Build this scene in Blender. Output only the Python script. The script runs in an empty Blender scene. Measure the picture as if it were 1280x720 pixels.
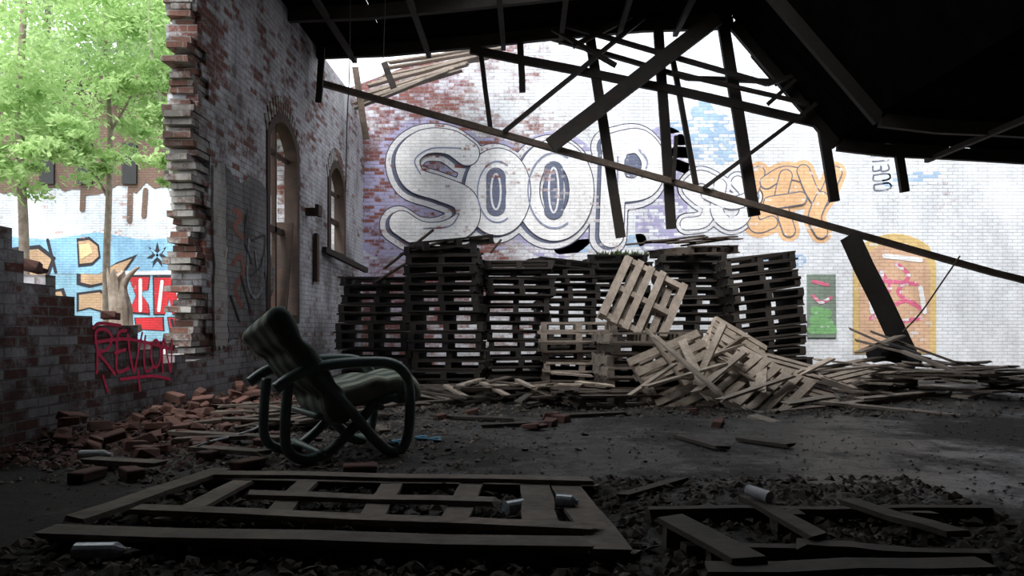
import bpy, bmesh, math, random
import numpy as np
from mathutils import Vector, Matrix, Euler, noise as mn
R = random.Random(7)
S = bpy.context.scene
COL = S.collection
F = 850.0; VX = 658.0; VY = 411.0; CH = 0.87
def P(px, py, D): return Vector(((px-VX)/F*D, D, CH+(VY-py)/F*D))
def G(px, py, z=0.0):
    D = (CH-z)*F/(py-VY); return Vector(((px-VX)/F*D, D, z))
LX = -3.6; BY = 15.0; OY = 20.0
def LW(px, py):
    D = LX*F/(px-VX); return (D, CH+(VY-py)/F*D)
def BW(px, py): return ((px-VX)/F*BY, CH+(VY-py)/F*BY)
def OW(px, py): return ((px-VX)/F*OY, CH+(VY-py)/F*OY)

# ---------------------------------------------------------------- materials
class NT:
    def __init__(s, name):
        s.m = bpy.data.materials.new(name); s.m.use_nodes = True
        s.t = s.m.node_tree; s.n = s.t.nodes; s.l = s.t.links
        s.b = s.n['Principled BSDF']
    def node(s, typ, **kw):
        n = s.n.new(typ)
        for k, v in kw.items(): setattr(n, k, v)
        return n
    def set(s, inp, v):
        if isinstance(v, bpy.types.NodeSocket): s.l.new(v, inp)
        else: inp.default_value = v
    def math(s, op, a, b=0.0, clamp=False):
        n = s.node('ShaderNodeMath', operation=op, use_clamp=clamp)
        s.set(n.inputs[0], a); s.set(n.inputs[1], b); return n.outputs[0]
    def mix(s, f, a, b, mode='MIX'):
        n = s.node('ShaderNodeMix', data_type='RGBA', blend_type=mode)
        s.set(n.inputs['Factor'], f); s.set(n.inputs[6], c4(a)); s.set(n.inputs[7], c4(b)); return n.outputs[2]
    def coord(s): return s.node('ShaderNodeTexCoord').outputs['Object']
    def noise(s, vec, scale, detail=4, rough=.55):
        n = s.node('ShaderNodeTexNoise'); s.l.new(vec, n.inputs['Vector'])
        n.inputs['Scale'].default_value = scale; n.inputs['Detail'].default_value = detail; n.inputs['Roughness'].default_value = rough
        return n.outputs[0]
    def rng(s, v, a, b, c=0., d=1.):
        n = s.node('ShaderNodeMapRange'); s.set(n.inputs[0], v)
        for i, x in enumerate((a, b, c, d)): n.inputs[i+1].default_value = x
        return n.outputs[0]
    def scalev(s, vec, sc):
        n = s.node('ShaderNodeMapping'); s.l.new(vec, n.inputs['Vector']); n.inputs['Scale'].default_value = sc; return n.outputs[0]
    def bump(s, h, st=.4, d=.02):
        n = s.node('ShaderNodeBump'); s.l.new(h, n.inputs['Height']); n.inputs['Strength'].default_value = st; n.inputs['Distance'].default_value = d
        s.l.new(n.outputs[0], s.b.inputs['Normal'])
def c4(c):
    if isinstance(c, (tuple, list)) and len(c) == 3: return (*c, 1)
    return c

def brick_mat(name, base=(.22,.07,.045), base2=(.12,.045,.035), mortar=(.25,.23,.21), paint=(.8,.8,.8), cover=.6, xgrad=None, ygrad=None, over=None, overcover=.9, grime=.5, zdark=None, tint=None, mdark=.7, soft=.1, rw=.26):
    t = NT(name); co = t.coord()
    sp = t.node('ShaderNodeSeparateXYZ'); t.l.new(co, sp.inputs[0])
    n1 = t.noise(co, .9, 8, .68); n2 = t.noise(co, 9, 6, .65); n3 = t.noise(co, 26, 4, .65)
    u = t.math('ADD', t.math('ADD', sp.outputs[0], sp.outputs[1]), t.math('MULTIPLY', n2, .03))
    v = t.math('ADD', sp.outputs[2], t.math('MULTIPLY', n2, .02))
    cb = t.node('ShaderNodeCombineXYZ'); t.l.new(u, cb.inputs[0]); t.l.new(v, cb.inputs[1])
    def br(c1, c2, m):
        b = t.node('ShaderNodeTexBrick'); t.l.new(cb.outputs[0], b.inputs['Vector'])
        b.inputs['Color1'].default_value = c4(c1); b.inputs['Color2'].default_value = c4(c2); b.inputs['Mortar'].default_value = c4(m)
        b.inputs['Scale'].default_value = 1; b.inputs['Mortar Size'].default_value = .008; b.inputs['Mortar Smooth'].default_value = .3
        b.inputs['Brick Width'].default_value = .22; b.inputs['Row Height'].default_value = .075
        return b
    b1 = br(base, base2, mortar); b2 = br((0,0,0), (1,1,1), (.45,.45,.45))
    rnd = t.node('ShaderNodeRGBToBW'); t.l.new(b2.outputs['Color'], rnd.inputs[0]); rnd = rnd.outputs[0]
    s = t.math('ADD', t.math('MULTIPLY', n1, .8), t.math('ADD', t.math('MULTIPLY', rnd, rw), t.math('ADD', t.math('MULTIPLY', n2, .3), t.math('MULTIPLY', n3, .25))))
    s = t.math('SUBTRACT', s, .125-(.26-rw)*.5)
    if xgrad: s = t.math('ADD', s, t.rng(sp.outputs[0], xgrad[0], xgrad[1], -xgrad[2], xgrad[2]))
    if ygrad: s = t.math('ADD', s, t.rng(sp.outputs[1], ygrad[0], ygrad[1], -ygrad[2], ygrad[2]))
    mask = t.rng(s, .86-soft/2-cover*.4, .86+soft/2-cover*.4)
    mf = t.math('MULTIPLY', b1.outputs['Fac'], t.rng(n1, .35, .6, mdark*1.15, mdark*.5))
    pc = t.mix(t.math('MULTIPLY', rnd, .35), paint, tuple(x*.7 for x in paint))
    pc = t.mix(mf, pc, tuple(x*.4 for x in paint))
    base_c = t.mix(t.rng(n3, .35, .65, 0, .5), b1.outputs['Color'], tuple(x*.4 for x in base))
    col = t.mix(mask, base_c, pc)
    if tint:
        q = t.math('MULTIPLY', t.rng(t.noise(co, .55, 5, .7), .42, .6), t.rng(sp.outputs[0], tint[1], tint[2], 1, 0))
        col = t.mix(t.math('MULTIPLY', q, .8), col, tint[0], 'MULTIPLY')
    if over:
        k = 1.0-overcover
        s2 = t.math('ADD', t.math('MULTIPLY', n1, .4), t.math('ADD', t.math('MULTIPLY', rnd, .25), t.math('MULTIPLY', n2, .35)))
        m2 = t.rng(s2, .22+k*.5, .3+k*.5)
        oc = t.mix(mf, over, tuple(x*.5 for x in over))
        oc = t.mix(t.math('MULTIPLY', rnd, .3), oc, tuple(x*.7 for x in over))
        col = t.mix(m2, col, oc)
    gn = t.noise(t.scalev(co, (1.2,1.2,.6)), 1.1, 8, .72)
    gf = t.math('MULTIPLY', t.rng(gn, .42, .62), grime)
    col = t.mix(gf, col, (.16,.14,.125), 'MULTIPLY')
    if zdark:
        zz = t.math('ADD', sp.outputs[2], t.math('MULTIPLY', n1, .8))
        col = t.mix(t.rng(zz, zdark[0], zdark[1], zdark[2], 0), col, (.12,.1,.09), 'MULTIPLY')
    t.l.new(col, t.b.inputs['Base Color']); t.b.inputs['Roughness'].default_value = .85
    h = t.math('SUBTRACT', t.math('MULTIPLY', n2, .6), b1.outputs['Fac'])
    t.bump(h, .8, .014)
    return t.m

def wood_mat(name, ca, cb_, rough=.85, var=.5):
    t = NT(name); co = t.coord()
    oi = t.node('ShaderNodeObjectInfo').outputs['Random']
    n = t.noise(co, 5, 6, .7); f = t.noise(t.scalev(co, (1,6,6)), 14, 3, .6)
    v = t.math('ADD', t.math('MULTIPLY', n, .6), t.math('MULTIPLY', f, .4))
    col = t.mix(t.rng(v, .38, .62), ca, cb_)
    col = t.mix(t.math('MULTIPLY', oi, var), col, tuple(x*.3 for x in ca))
    t.l.new(col, t.b.inputs['Base Color']); t.b.inputs['Roughness'].default_value = rough
    t.bump(v, .4, .01); return t.m

def plain_mat(name, c, c2=None, scale=6, rough=.7, metal=0, bump=.2):
    t = NT(name); co = t.coord(); n = t.noise(co, scale, 5, .6)
    t.l.new(t.mix(t.rng(n, .35, .65), c, c2 or tuple(x*.6 for x in c)), t.b.inputs['Base Color'])
    t.b.inputs['Roughness'].default_value = rough; t.b.inputs['Metallic'].default_value = metal
    t.bump(n, bump, .01); return t.m

BACK = dict(base=(.27,.09,.075), base2=(.17,.075,.07), paint=(.76,.79,.84), cover=.68, xgrad=(-3.5,4.0,.17), grime=.28, tint=((.7,.62,.84),-3.2,1.0), mdark=.55, soft=.2, rw=.18)  # xgrad: more white paint to the right, brighter light there put into the colour
M = {}
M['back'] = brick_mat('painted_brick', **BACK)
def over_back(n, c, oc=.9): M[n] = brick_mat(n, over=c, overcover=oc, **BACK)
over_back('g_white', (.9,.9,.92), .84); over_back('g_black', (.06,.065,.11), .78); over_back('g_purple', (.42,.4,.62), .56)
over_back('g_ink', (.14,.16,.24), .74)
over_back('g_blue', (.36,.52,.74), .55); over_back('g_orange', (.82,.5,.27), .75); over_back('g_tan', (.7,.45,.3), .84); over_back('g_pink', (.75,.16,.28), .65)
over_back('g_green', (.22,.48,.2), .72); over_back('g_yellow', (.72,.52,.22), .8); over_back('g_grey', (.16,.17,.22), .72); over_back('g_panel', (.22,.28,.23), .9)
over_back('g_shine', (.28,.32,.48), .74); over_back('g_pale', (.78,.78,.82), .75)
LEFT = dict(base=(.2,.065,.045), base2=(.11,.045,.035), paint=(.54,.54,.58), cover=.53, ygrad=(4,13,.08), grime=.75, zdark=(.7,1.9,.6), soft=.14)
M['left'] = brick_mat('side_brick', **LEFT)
M['raw'] = brick_mat('raw_brick', base=(.2,.09,.065), base2=(.11,.06,.05), paint=(.42,.4,.38), cover=.45, grime=.75)
M['render'] = brick_mat('cement_render', base=(.16,.08,.07), base2=(.1,.07,.06), paint=(.2,.195,.2), cover=.8, grime=.85, mortar=(.12,.12,.12))
M['plaster'] = brick_mat('peeling_plaster', base=(.2,.09,.07), base2=(.12,.07,.06), paint=(.42,.4,.38), cover=.72, grime=.6, mdark=.2)
M['tag_red'] = plain_mat('tag_red', (.95,.05,.16), (.7,.03,.1), 20)
M['l_black'] = plain_mat('tag_black', (.02,.02,.025)); M['l_red'] = plain_mat('tag_rust', (.3,.07,.04), (.13,.07,.05), 14); M['l_white'] = plain_mat('tag_white', (.26,.28,.31), (.1,.1,.11), 14)
OUT = dict(base=(.5,.3,.26), base2=(.4,.24,.2), paint=(.66,.72,.8), cover=.85, mortar=(.3,.3,.3), grime=.4)
M['out'] = brick_mat('outer_brick', **OUT)
for n, c in dict(o_blue=(.25,.48,.7), o_red=(.55,.02,.03), o_black=(.02,.02,.03), o_orange=(.5,.33,.2), o_white=(.8,.82,.85), o_teal=(.25,.46,.6), o_yellow=(.72,.58,.3), o_brown=(.16,.1,.075)).items():
    M[n] = brick_mat(n, over=c, overcover=.88, **OUT)
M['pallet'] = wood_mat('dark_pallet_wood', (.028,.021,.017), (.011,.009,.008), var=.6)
M['pallet2'] = wood_mat('grey_pallet_wood', (.16,.125,.1), (.06,.046,.037), var=.6)
M['pallet3'] = wood_mat('brown_pallet_wood', (.06,.046,.037), (.022,.018,.015), var=.6)
M['pale'] = wood_mat('pale_broken_wood', (.6,.51,.42), (.28,.225,.18), var=.55)
M['weathered'] = wood_mat('weathered_wood', (.38,.32,.27), (.17,.14,.115), var=.4)
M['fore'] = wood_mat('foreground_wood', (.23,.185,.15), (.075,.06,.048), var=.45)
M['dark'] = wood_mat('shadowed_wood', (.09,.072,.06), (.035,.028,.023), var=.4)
M['dirt'] = plain_mat('dirt_clods', (.075,.058,.046), (.028,.022,.018), 8, .95)
M['beam'] = wood_mat('roof_timber', (.035,.024,.018), (.014,.011,.009), var=.4)
M['chord'] = wood_mat('chord_timber', (.2,.15,.12), (.08,.055,.04), var=.2)
M['frame'] = wood_mat('window_timber', (.08,.042,.028), (.03,.02,.016), var=.3)
M['tube'] = plain_mat('green_pipe', (.13,.185,.17), (.075,.12,.11), 9, .38, 0, .05)
M['brick'] = wood_mat('loose_brick', (.19,.08,.06), (.07,.05,.042), var=.8)
M['litter_white'] = plain_mat('dirty_white', (.5,.52,.55), (.26,.27,.29), 12, .5)
M['chip'] = plain_mat('dull_chip', (.3,.3,.3), (.15,.15,.15), 12, .8)
M['clear'] = plain_mat('clear_plastic', (.4,.45,.5), (.25,.28,.32), 30, .15)
M['blue_plastic'] = plain_mat('blue_plastic', (.08,.3,.42), (.04,.15,.25), 12, .4)
M['black'] = plain_mat('tar_black', (.012,.012,.013), None, 5, .6)
M['bark'] = plain_mat('bark', (.3,.25,.21), (.17,.13,.1), 9, .9, 0, .6)
M['palebark'] = plain_mat('pale_bark', (.5,.46,.4), (.3,.26,.22), 9, .9, 0, .4)
M['ground'] = plain_mat('outdoor_ground', (.16,.15,.1), (.08,.09,.04), 2, .95, 0, .6)
M['moss'] = plain_mat('moss', (.14,.22,.05), (.07,.1,.03), 15, .95)
t = NT('dirty_floor'); co = t.coord()
a = t.noise(co, .6, 10, .75); b = t.noise(co, 9, 8, .8); c = t.noise(co, 55, 3, .6)
sp = t.node('ShaderNodeSeparateXYZ'); t.l.new(co, sp.inputs[0])
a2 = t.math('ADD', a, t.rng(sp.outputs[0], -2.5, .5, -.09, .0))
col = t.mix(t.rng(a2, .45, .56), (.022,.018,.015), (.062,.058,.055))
col = t.mix(t.math('MULTIPLY', t.rng(b, .46, .56), .75), col, (.013,.011,.009))
col = t.mix(t.rng(c, .68, .72), col, (.13,.12,.11))
t.l.new(col, t.b.inputs['Base Color']); t.l.new(t.rng(a2, .43, .55, .85, .3), t.b.inputs['Roughness'])
t.bump(t.math('ADD', b, t.math('MULTIPLY', c, .4)), 1.0, .035); M['floor'] = t.m
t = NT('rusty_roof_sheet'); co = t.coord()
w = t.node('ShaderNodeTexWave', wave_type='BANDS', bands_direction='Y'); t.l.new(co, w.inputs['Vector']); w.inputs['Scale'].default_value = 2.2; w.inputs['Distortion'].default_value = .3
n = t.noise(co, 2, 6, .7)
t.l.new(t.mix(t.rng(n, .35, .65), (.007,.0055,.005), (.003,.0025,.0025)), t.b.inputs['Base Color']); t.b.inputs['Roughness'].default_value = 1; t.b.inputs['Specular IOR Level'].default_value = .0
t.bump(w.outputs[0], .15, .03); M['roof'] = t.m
t = NT('striped_fabric'); co = t.coord(); sp = t.node('ShaderNodeSeparateXYZ'); t.l.new(co, sp.inputs[0])
wob = t.math('MULTIPLY', t.noise(co, 7, 3, .6), .03)
ph = t.math('FRACT', t.math('MULTIPLY', t.math('ADD', t.math('ADD', sp.outputs[1], wob), 2.0), 6.0))
ramp = t.node('ShaderNodeValToRGB'); t.l.new(ph, ramp.inputs[0]); cr = ramp.color_ramp; cr.interpolation = 'LINEAR'
cr.elements[0].position = 0; cr.elements[0].color = (.08,.115,.095,1); cr.elements[1].position = .40; cr.elements[1].color = (.08,.115,.095,1)
for p_, cc in ((.46,(.36,.37,.29,1)), (.53,(.36,.37,.29,1)),(.57,(.13,.17,.14,1)), (.64,(.4,.41,.32,1)), (.82,(.4,.41,.32,1)), (.87,(.13,.17,.14,1)), (.94,(.3,.32,.25,1))):
    e = cr.elements.new(p_); e.color = cc
fn = t.noise(co, 5, 6, .75)
t.l.new(t.mix(t.rng(fn, .35, .75, 0, .75), ramp.outputs[0], (.09,.09,.07)), t.b.inputs['Base Color']); t.b.inputs['Roughness'].default_value = .95
t.bump(t.noise(co, 12, 4, .6), .5, .02); M['stripe'] = t.m
def leaf_mat(name, c1, c2):
    t = NT(name); co = t.coord()
    col = t.mix(t.rng(t.noise(co, 3, 3), .3, .7), c1, c2)
    d = t.node('ShaderNodeBsdfDiffuse'); tr = t.node('ShaderNodeBsdfTranslucent'); mx = t.node('ShaderNodeMixShader')
    t.l.new(col, d.inputs[0]); t.l.new(col, tr.inputs[0]); mx.inputs[0].default_value = .5
    t.l.new(d.outputs[0], mx.inputs[1]); t.l.new(tr.outputs[0], mx.inputs[2])
    t.l.new(mx.outputs[0], t.n['Material Output'].inputs[0]); return t.m
M['leaf'] = leaf_mat('spring_leaf', (.32,.5,.18), (.52,.67,.34))
M['leafd'] = leaf_mat('dark_leaf', (.2,.3,.14), (.38,.5,.26))

# ---------------------------------------------------------------- helpers
def tag(o, label=None, cat=None, group=None, kind=None):
    if label: o['label'] = label
    if cat: o['category'] = cat
    if group: o['group'] = group
    if kind: o['kind'] = kind
    return o
def link(name, me, mat, parent=None):
    o = bpy.data.objects.new(name, me); COL.objects.link(o)
    if mat is not None and not me.materials: me.materials.append(mat)
    if parent: o.parent = parent
    return o
def obj(name, bm, mat, parent=None, smooth=False):
    me = bpy.data.meshes.new(name); bmesh.ops.recalc_face_normals(bm, faces=bm.faces); bm.to_mesh(me); bm.free()
    if smooth:
        for p in me.polygons: p.use_smooth = True
    return link(name, me, mat, parent)
def thing(name, label, cat, loc=(0,0,0), rot=(0,0,0), group=None):
    o = bpy.data.objects.new(name, None); COL.objects.link(o); o.location = loc; o.rotation_euler = rot
    o.empty_display_size = .1
    return tag(o, label, cat, group)
def box(bm, c, s, M4=None, jit=0):
    m = Matrix.Translation(c) @ Matrix.Diagonal((s[0], s[1], s[2], 1))
    if M4 is not None: m = M4 @ m
    g = bmesh.ops.create_cube(bm, size=1, matrix=m)
    if jit:
        for v in g['verts']: v.co += Vector((R.uniform(-jit,jit), R.uniform(-jit,jit), R.uniform(-jit,jit)))
    return g['verts']
def beam(bm, p0, p1, w, h, jit=0, up=Vector((0,0,1)), splinter=0):
    p0 = Vector(p0); p1 = Vector(p1); d = (p1-p0); L = d.length; d.normalize()
    s = d.cross(up)
    if s.length < 1e-3: s = d.cross(Vector((0,1,0)))
    s.normalize(); u = s.cross(d)
    n = 4
    rings = []
    for i in range(n+1):
        c = p0+d*L*i/n
        if 0 < i < n and jit: c = c+s*R.uniform(-jit,jit)+u*R.uniform(-jit,jit)
        r = []
        for (a_, b_) in ((-1,-1),(1,-1),(1,1),(-1,1)):
            q = c+s*a_*w/2+u*b_*h/2
            if splinter and i in (0,n): q = q+d*R.uniform(-splinter,splinter)
            r.append(bm.verts.new(q))
        rings.append(r)
    for i in range(n):
        for k in range(4): bm.faces.new((rings[i][k], rings[i][(k+1)%4], rings[i+1][(k+1)%4], rings[i+1][k]))
    bm.faces.new(rings[0][::-1]); bm.faces.new(rings[-1])
def catmull(pts, n=6, closed=False):
    pts = [Vector(p) for p in pts]; N = len(pts); out = []
    rng_ = range(N) if closed else range(N-1)
    for i in rng_:
        if closed: a,b,c,d = pts[(i-1)%N], pts[i], pts[(i+1)%N], pts[(i+2)%N]
        else: a,b,c,d = pts[max(i-1,0)], pts[i], pts[i+1], pts[min(i+2,N-1)]
        for k in range(n):
            t_ = k/n
            out.append(.5*((2*b)+(c-a)*t_+(2*a-5*b+4*c-d)*t_*t_+(3*b-a-3*c+d)*t_**3))
    if not closed: out.append(pts[-1])
    return out
def tube(bm, pts, r, seg=10, n=6, closed=False, taper=None):
    q = catmull(pts, n, closed) if n > 1 else [Vector(p) for p in pts]
    N = len(q); rings = []; prev = None
    for i in range(N):
        tdir = (q[(i+1)%N]-q[i-1]) if closed else (q[min(i+1,N-1)]-q[max(i-1,0)])
        tdir.normalize()
        if prev is None: a_ = tdir.orthogonal().normalized()
        else: a_ = (prev-tdir*prev.dot(tdir)).normalized()
        prev = a_; b_ = tdir.cross(a_)
        rr = r if taper is None else r+(taper-r)*i/(N-1)
        rings.append([bm.verts.new(q[i]+(a_*math.cos(k*2*math.pi/seg)+b_*math.sin(k*2*math.pi/seg))*rr) for k in range(seg)])
    for i in range(N if closed else N-1):
        A = rings[i]; B = rings[(i+1)%N]
        for k in range(seg): bm.faces.new((A[k], A[(k+1)%seg], B[(k+1)%seg], B[k]))
    if not closed: bm.faces.new(rings[0][::-1]); bm.faces.new(rings[-1])
M_LEFT = Matrix(((0,0,1,0),(1,0,0,0),(0,1,0,0),(0,0,0,1)))
M_BACK = Matrix(((1,0,0,0),(0,0,-1,0),(0,1,0,0),(0,0,0,1)))
def poly_mesh(loops, depth, m4):
    cu = bpy.data.curves.new('tmp', 'CURVE'); cu.dimensions = '2D'; cu.fill_mode = 'BOTH'; cu.extrude = depth/2
    for lp in loops:
        s = cu.splines.new('POLY'); s.points.add(len(lp)-1); s.use_cyclic_u = True
        for i, p in enumerate(lp): s.points[i].co = (p[0], p[1], 0, 1)
    o = bpy.data.objects.new('tmp', cu); COL.objects.link(o)
    bpy.context.view_layer.update()
    me = bpy.data.meshes.new_from_object(o.evaluated_get(bpy.context.evaluated_depsgraph_get()))
    me.materials.clear()
    bpy.data.objects.remove(o); bpy.data.curves.remove(cu)
    me.transform(m4); me.update(); return me
def sdf_mesh(name, paths, r, m4, off):
    segs = []
    for pts in paths:
        q = catmull([Vector((p[0], p[1], 0)) for p in pts], 6) if len(pts) > 2 else [Vector((p[0],p[1],0)) for p in pts]
        segs += [(q[i].x,q[i].y,q[i+1].x,q[i+1].y) for i in range(len(q)-1)]
    A = np.array(segs); cell = min(max(r/2.2, .012), .035)
    x0 = min(A[:,0].min(), A[:,2].min())-r-2*cell; x1 = max(A[:,0].max(), A[:,2].max())+r+2*cell
    y0 = min(A[:,1].min(), A[:,3].min())-r-2*cell; y1 = max(A[:,1].max(), A[:,3].max())+r+2*cell
    nx = int((x1-x0)/cell)+2; ny = int((y1-y0)/cell)+2
    xs = x0+np.arange(nx)*cell; ys = y0+np.arange(ny)*cell
    X, Y = np.meshgrid(xs, ys); D = np.full(X.shape, 1e3)
    for ax,ay,bx,by in segs:
        i0 = max(int((min(ax,bx)-r-x0)/cell)-2,0); i1 = min(int((max(ax,bx)+r-x0)/cell)+3,nx)
        j0 = max(int((min(ay,by)-r-y0)/cell)-2,0); j1 = min(int((max(ay,by)+r-y0)/cell)+3,ny)
        xx = X[j0:j1,i0:i1]; yy = Y[j0:j1,i0:i1]; dx = bx-ax; dy = by-ay; L = dx*dx+dy*dy+1e-12
        t_ = np.clip(((xx-ax)*dx+(yy-ay)*dy)/L, 0, 1)
        d = np.hypot(xx-ax-t_*dx, yy-ay-t_*dy)-r
        D[j0:j1,i0:i1] = np.minimum(D[j0:j1,i0:i1], d)
    V = []; Fc = []
    def add(poly):
        b = len(V); V.extend([m4 @ Vector((p[0],p[1],off)) for p in poly]); Fc.append(tuple(range(b,b+len(poly))))
    ins = D < 0
    for j in range(ny-1):
        i = 0
        while i < nx-1:
            c = int(ins[j,i])+int(ins[j,i+1])+int(ins[j+1,i])+int(ins[j+1,i+1])
            if c == 4:
                k = i
                while k < nx-1 and ins[j,k] and ins[j,k+1] and ins[j+1,k] and ins[j+1,k+1]: k += 1
                add([(xs[i],ys[j]),(xs[k],ys[j]),(xs[k],ys[j+1]),(xs[i],ys[j+1])]); i = k; continue
            if c:
                cs = [(i,j),(i+1,j),(i+1,j+1),(i,j+1)]; poly = []
                for q in range(4):
                    a_, b_ = cs[q], cs[(q+1)%4]; da = D[a_[1],a_[0]]; db = D[b_[1],b_[0]]
                    if da < 0: poly.append((xs[a_[0]], ys[a_[1]]))
                    if (da < 0) != (db < 0):
                        t_ = da/(da-db); t_ = min(max(t_,0.0),1.0)
                        poly.append((xs[a_[0]]+(xs[b_[0]]-xs[a_[0]])*t_, ys[a_[1]]+(ys[b_[1]]-ys[a_[1]])*t_))
                if len(poly) >= 3: add(poly)
            i += 1
    me = bpy.data.meshes.new(name); me.from_pydata([tuple(v) for v in V], [], Fc); me.update(); return me
def strokes(name, paths, r, mat, parent, kind, layer, label=None, split=False):
    if split:
        for p in paths: strokes(name, [p], r, mat, parent, kind, layer, label)
        return
    mp = {'B': BW, 'L': LW, 'O': OW}[kind]
    pp = [[mp(*p) for p in path] for path in paths]
    if kind == 'B': m4, off = Matrix.Translation((0,BY,0)) @ M_BACK, .0025*layer
    elif kind == 'O': m4, off = Matrix.Translation((0,OY,0)) @ M_BACK, .004*layer
    else: m4, off = Matrix.Translation((LX,0,0)) @ M_LEFT, .003*layer
    o = link(name, sdf_mesh(name, pp, r, m4, off), mat, parent)
    if label: o['label'] = label
    return o
def patch(name, pts, mat, parent, kind, layer, depth=.003, label=None):
    mp = {'B': BW, 'L': LW, 'O': OW}[kind]
    lp = [mp(*p) for p in pts]
    if kind == 'B': m4 = Matrix.Translation((0,BY-.0025*layer,0)) @ M_BACK
    elif kind == 'O': m4 = Matrix.Translation((0,OY-.004*layer,0)) @ M_BACK
    else: m4 = Matrix.Translation((LX+.003*layer,0,0)) @ M_LEFT
    me = poly_mesh([lp], depth, m4); o = link(name, me, mat, parent)
    if label: o['label'] = label
    return o
def ell(cx, cy, rx, ry, n=20, a0=0, a1=360):
    return [(cx+rx*math.cos(math.radians(a0+(a1-a0)*i/n)), cy+ry*math.sin(math.radians(a0+(a1-a0)*i/n))) for i in range(n+1)]
def ragged(base, jx, jy, n=5):
    out = []
    for i in range(len(base)):
        a_, b_ = base[i], base[(i+1)%len(base)]
        for q in range(n): out.append((a_[0]+(b_[0]-a_[0])*q/n+R.uniform(-jx,jx), a_[1]+(b_[1]-a_[1])*q/n+R.uniform(-jy,jy)))
    return out
ORD = ['topmost','second from top','third from top','fourth from top','fifth from top','sixth from top','seventh from top','eighth from top','ninth from top','tenth from top','eleventh from top','twelfth from top','thirteenth from top','fourteenth from top','fifteenth from top','sixteenth from top','seventeenth from top']

# ---------------------------------------------------------------- setting
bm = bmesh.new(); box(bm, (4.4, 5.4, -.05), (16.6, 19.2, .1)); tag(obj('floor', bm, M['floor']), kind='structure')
bm = bmesh.new(); box(bm, (-14, 8, -.07), (20.0, 34, .1)); tag(obj('ground', bm, M['ground']), kind='structure')
prof = [(-4,0),(15,0),(15,5.7),(12,5.7),(8.0,5.7)]
z = 5.7; steps = []
while z > .75:
    j = 7.52+.22*(1-z/5.6)+R.choice((-.14,-.05,0,.06,.11))
    dz = R.choice((.15,.225,.3))
    steps.append((j, z)); z = max(z-dz, .56); steps.append((j, z))
prof += steps
lowp = [(7.4,.56),(6.9,.63),(6.3,.83),(5.9,.97),(5.5,1.13),(5.0,1.3),(4.6,1.6),(4.2,2.2),(3.9,3.2),(3.7,5.7)]
def lowz(y):
    for i in range(len(lowp)-1):
        a_, b_ = lowp[i], lowp[i+1]
        if b_[0] <= y <= a_[0]: return a_[1]+(b_[1]-a_[1])*(a_[0]-y)/(a_[0]-b_[0])
    return .56
yy = 7.4
while yy > 3.75:
    zz = round(lowz(yy)/.075)*.075+R.choice((0,0,.075,-.075)); prof.append((yy, zz)); yy -= R.choice((.11,.22)); prof.append((yy, zz))
prof += [(3.6,5.7),(-4,5.7)]
def arch(y0, y1, z0, zs, zt, n=10):
    lp = [(y0, z0), (y1, z0)]
    for i in range(n+1):
        t_ = i/n; y = y1+(y0-y1)*t_; lp.append((y, zs+(zt-zs)*math.sin(math.pi*t_)**.75))
    return lp
W1 = (9.4,10.75,.95,3.62,4.05); W2 = (12.3,13.5,2.2,3.62,4.05)
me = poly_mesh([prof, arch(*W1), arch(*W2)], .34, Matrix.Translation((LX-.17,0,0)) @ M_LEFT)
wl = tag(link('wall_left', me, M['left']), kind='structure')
gp = [(-4.0,-.0),(13,0),(13,8.2),(8.5,8.6),(6.5,8.9),(4.6,9.1),(2.5,8.6),(-4.0,6.15)]
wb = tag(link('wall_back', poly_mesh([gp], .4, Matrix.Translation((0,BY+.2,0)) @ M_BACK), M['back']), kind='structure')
bm = bmesh.new(); box(bm, (12.6,5.4,3.2), (.3,18.8,6.4)); tag(obj('wall_right', bm, M['left']), kind='structure')
bm = bmesh.new(); box(bm, (4.4,-4.1,3.2), (16.4,.3,6.4)); tag(obj('wall_front', bm, M['left']), kind='structure')

rp = [(-4.0,5.72),(-2.4,5.78),(-.9,5.92),(.6,6.08),(2.0,6.2),(3.55,6.25),(5.35,4.15),(6.2,4.05),(7.3,4.0),(9,3.9),(11,3.8),(12.5,3.7)]
ys = [-4,-2,0,2,4,5,6,7,8,9,10,11,11.95]
bm = bmesh.new()
light_hole = {(x,y) for x in (2,3,4) for y in (6,7,8,9)}  # unseen gap in the roof sheets, added to let daylight onto the heap
for i in range(len(rp)-1):
    for j in range(len(ys)-1):
        if (i,j) in light_hole: continue
        (xa,za),(xb,zb) = rp[i], rp[i+1]; ya, yb = ys[j], ys[j+1]
        dz = R.uniform(-.02,.02); n = 4
        for k in range(n):
            x0 = xa+(xb-xa)*k/n; x1 = xa+(xb-xa)*(k+1)/n; z0 = za+(zb-za)*k/n; z1 = za+(zb-za)*(k+1)/n
            yy = yb+(R.uniform(-.25,.2) if j == len(ys)-2 else .03)
            vs = [bm.verts.new(v) for v in ((x0,ya,z0+dz),(x1,ya,z1+dz),(x1,yy,z1+dz),(x0,yy,z0+dz))]
            vt = [bm.verts.new(v.co+Vector((0,0,.03))) for v in vs]
            bm.faces.new(vs[::-1]); bm.faces.new(vt)
            for q in range(4): bm.faces.new((vs[q], vs[(q+1)%4], vt[(q+1)%4], vt[q]))
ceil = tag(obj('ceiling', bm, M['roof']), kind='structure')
def rz(x):
    for i in range(len(rp)-1):
        if rp[i][0] <= x <= rp[i+1][0]: return rp[i][1]+(rp[i+1][1]-rp[i][1])*(x-rp[i][0])/(rp[i+1][0]-rp[i][0])
    return 4
for y in (4.5,10.3,11.7):
    bm = bmesh.new()
    for i in range(len(rp)-1): beam(bm, (rp[i][0],y,rp[i][1]-.12), (rp[i+1][0],y,rp[i+1][1]-.12), .09, .2)
    obj('rafter', bm, M['beam'], ceil)
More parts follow.
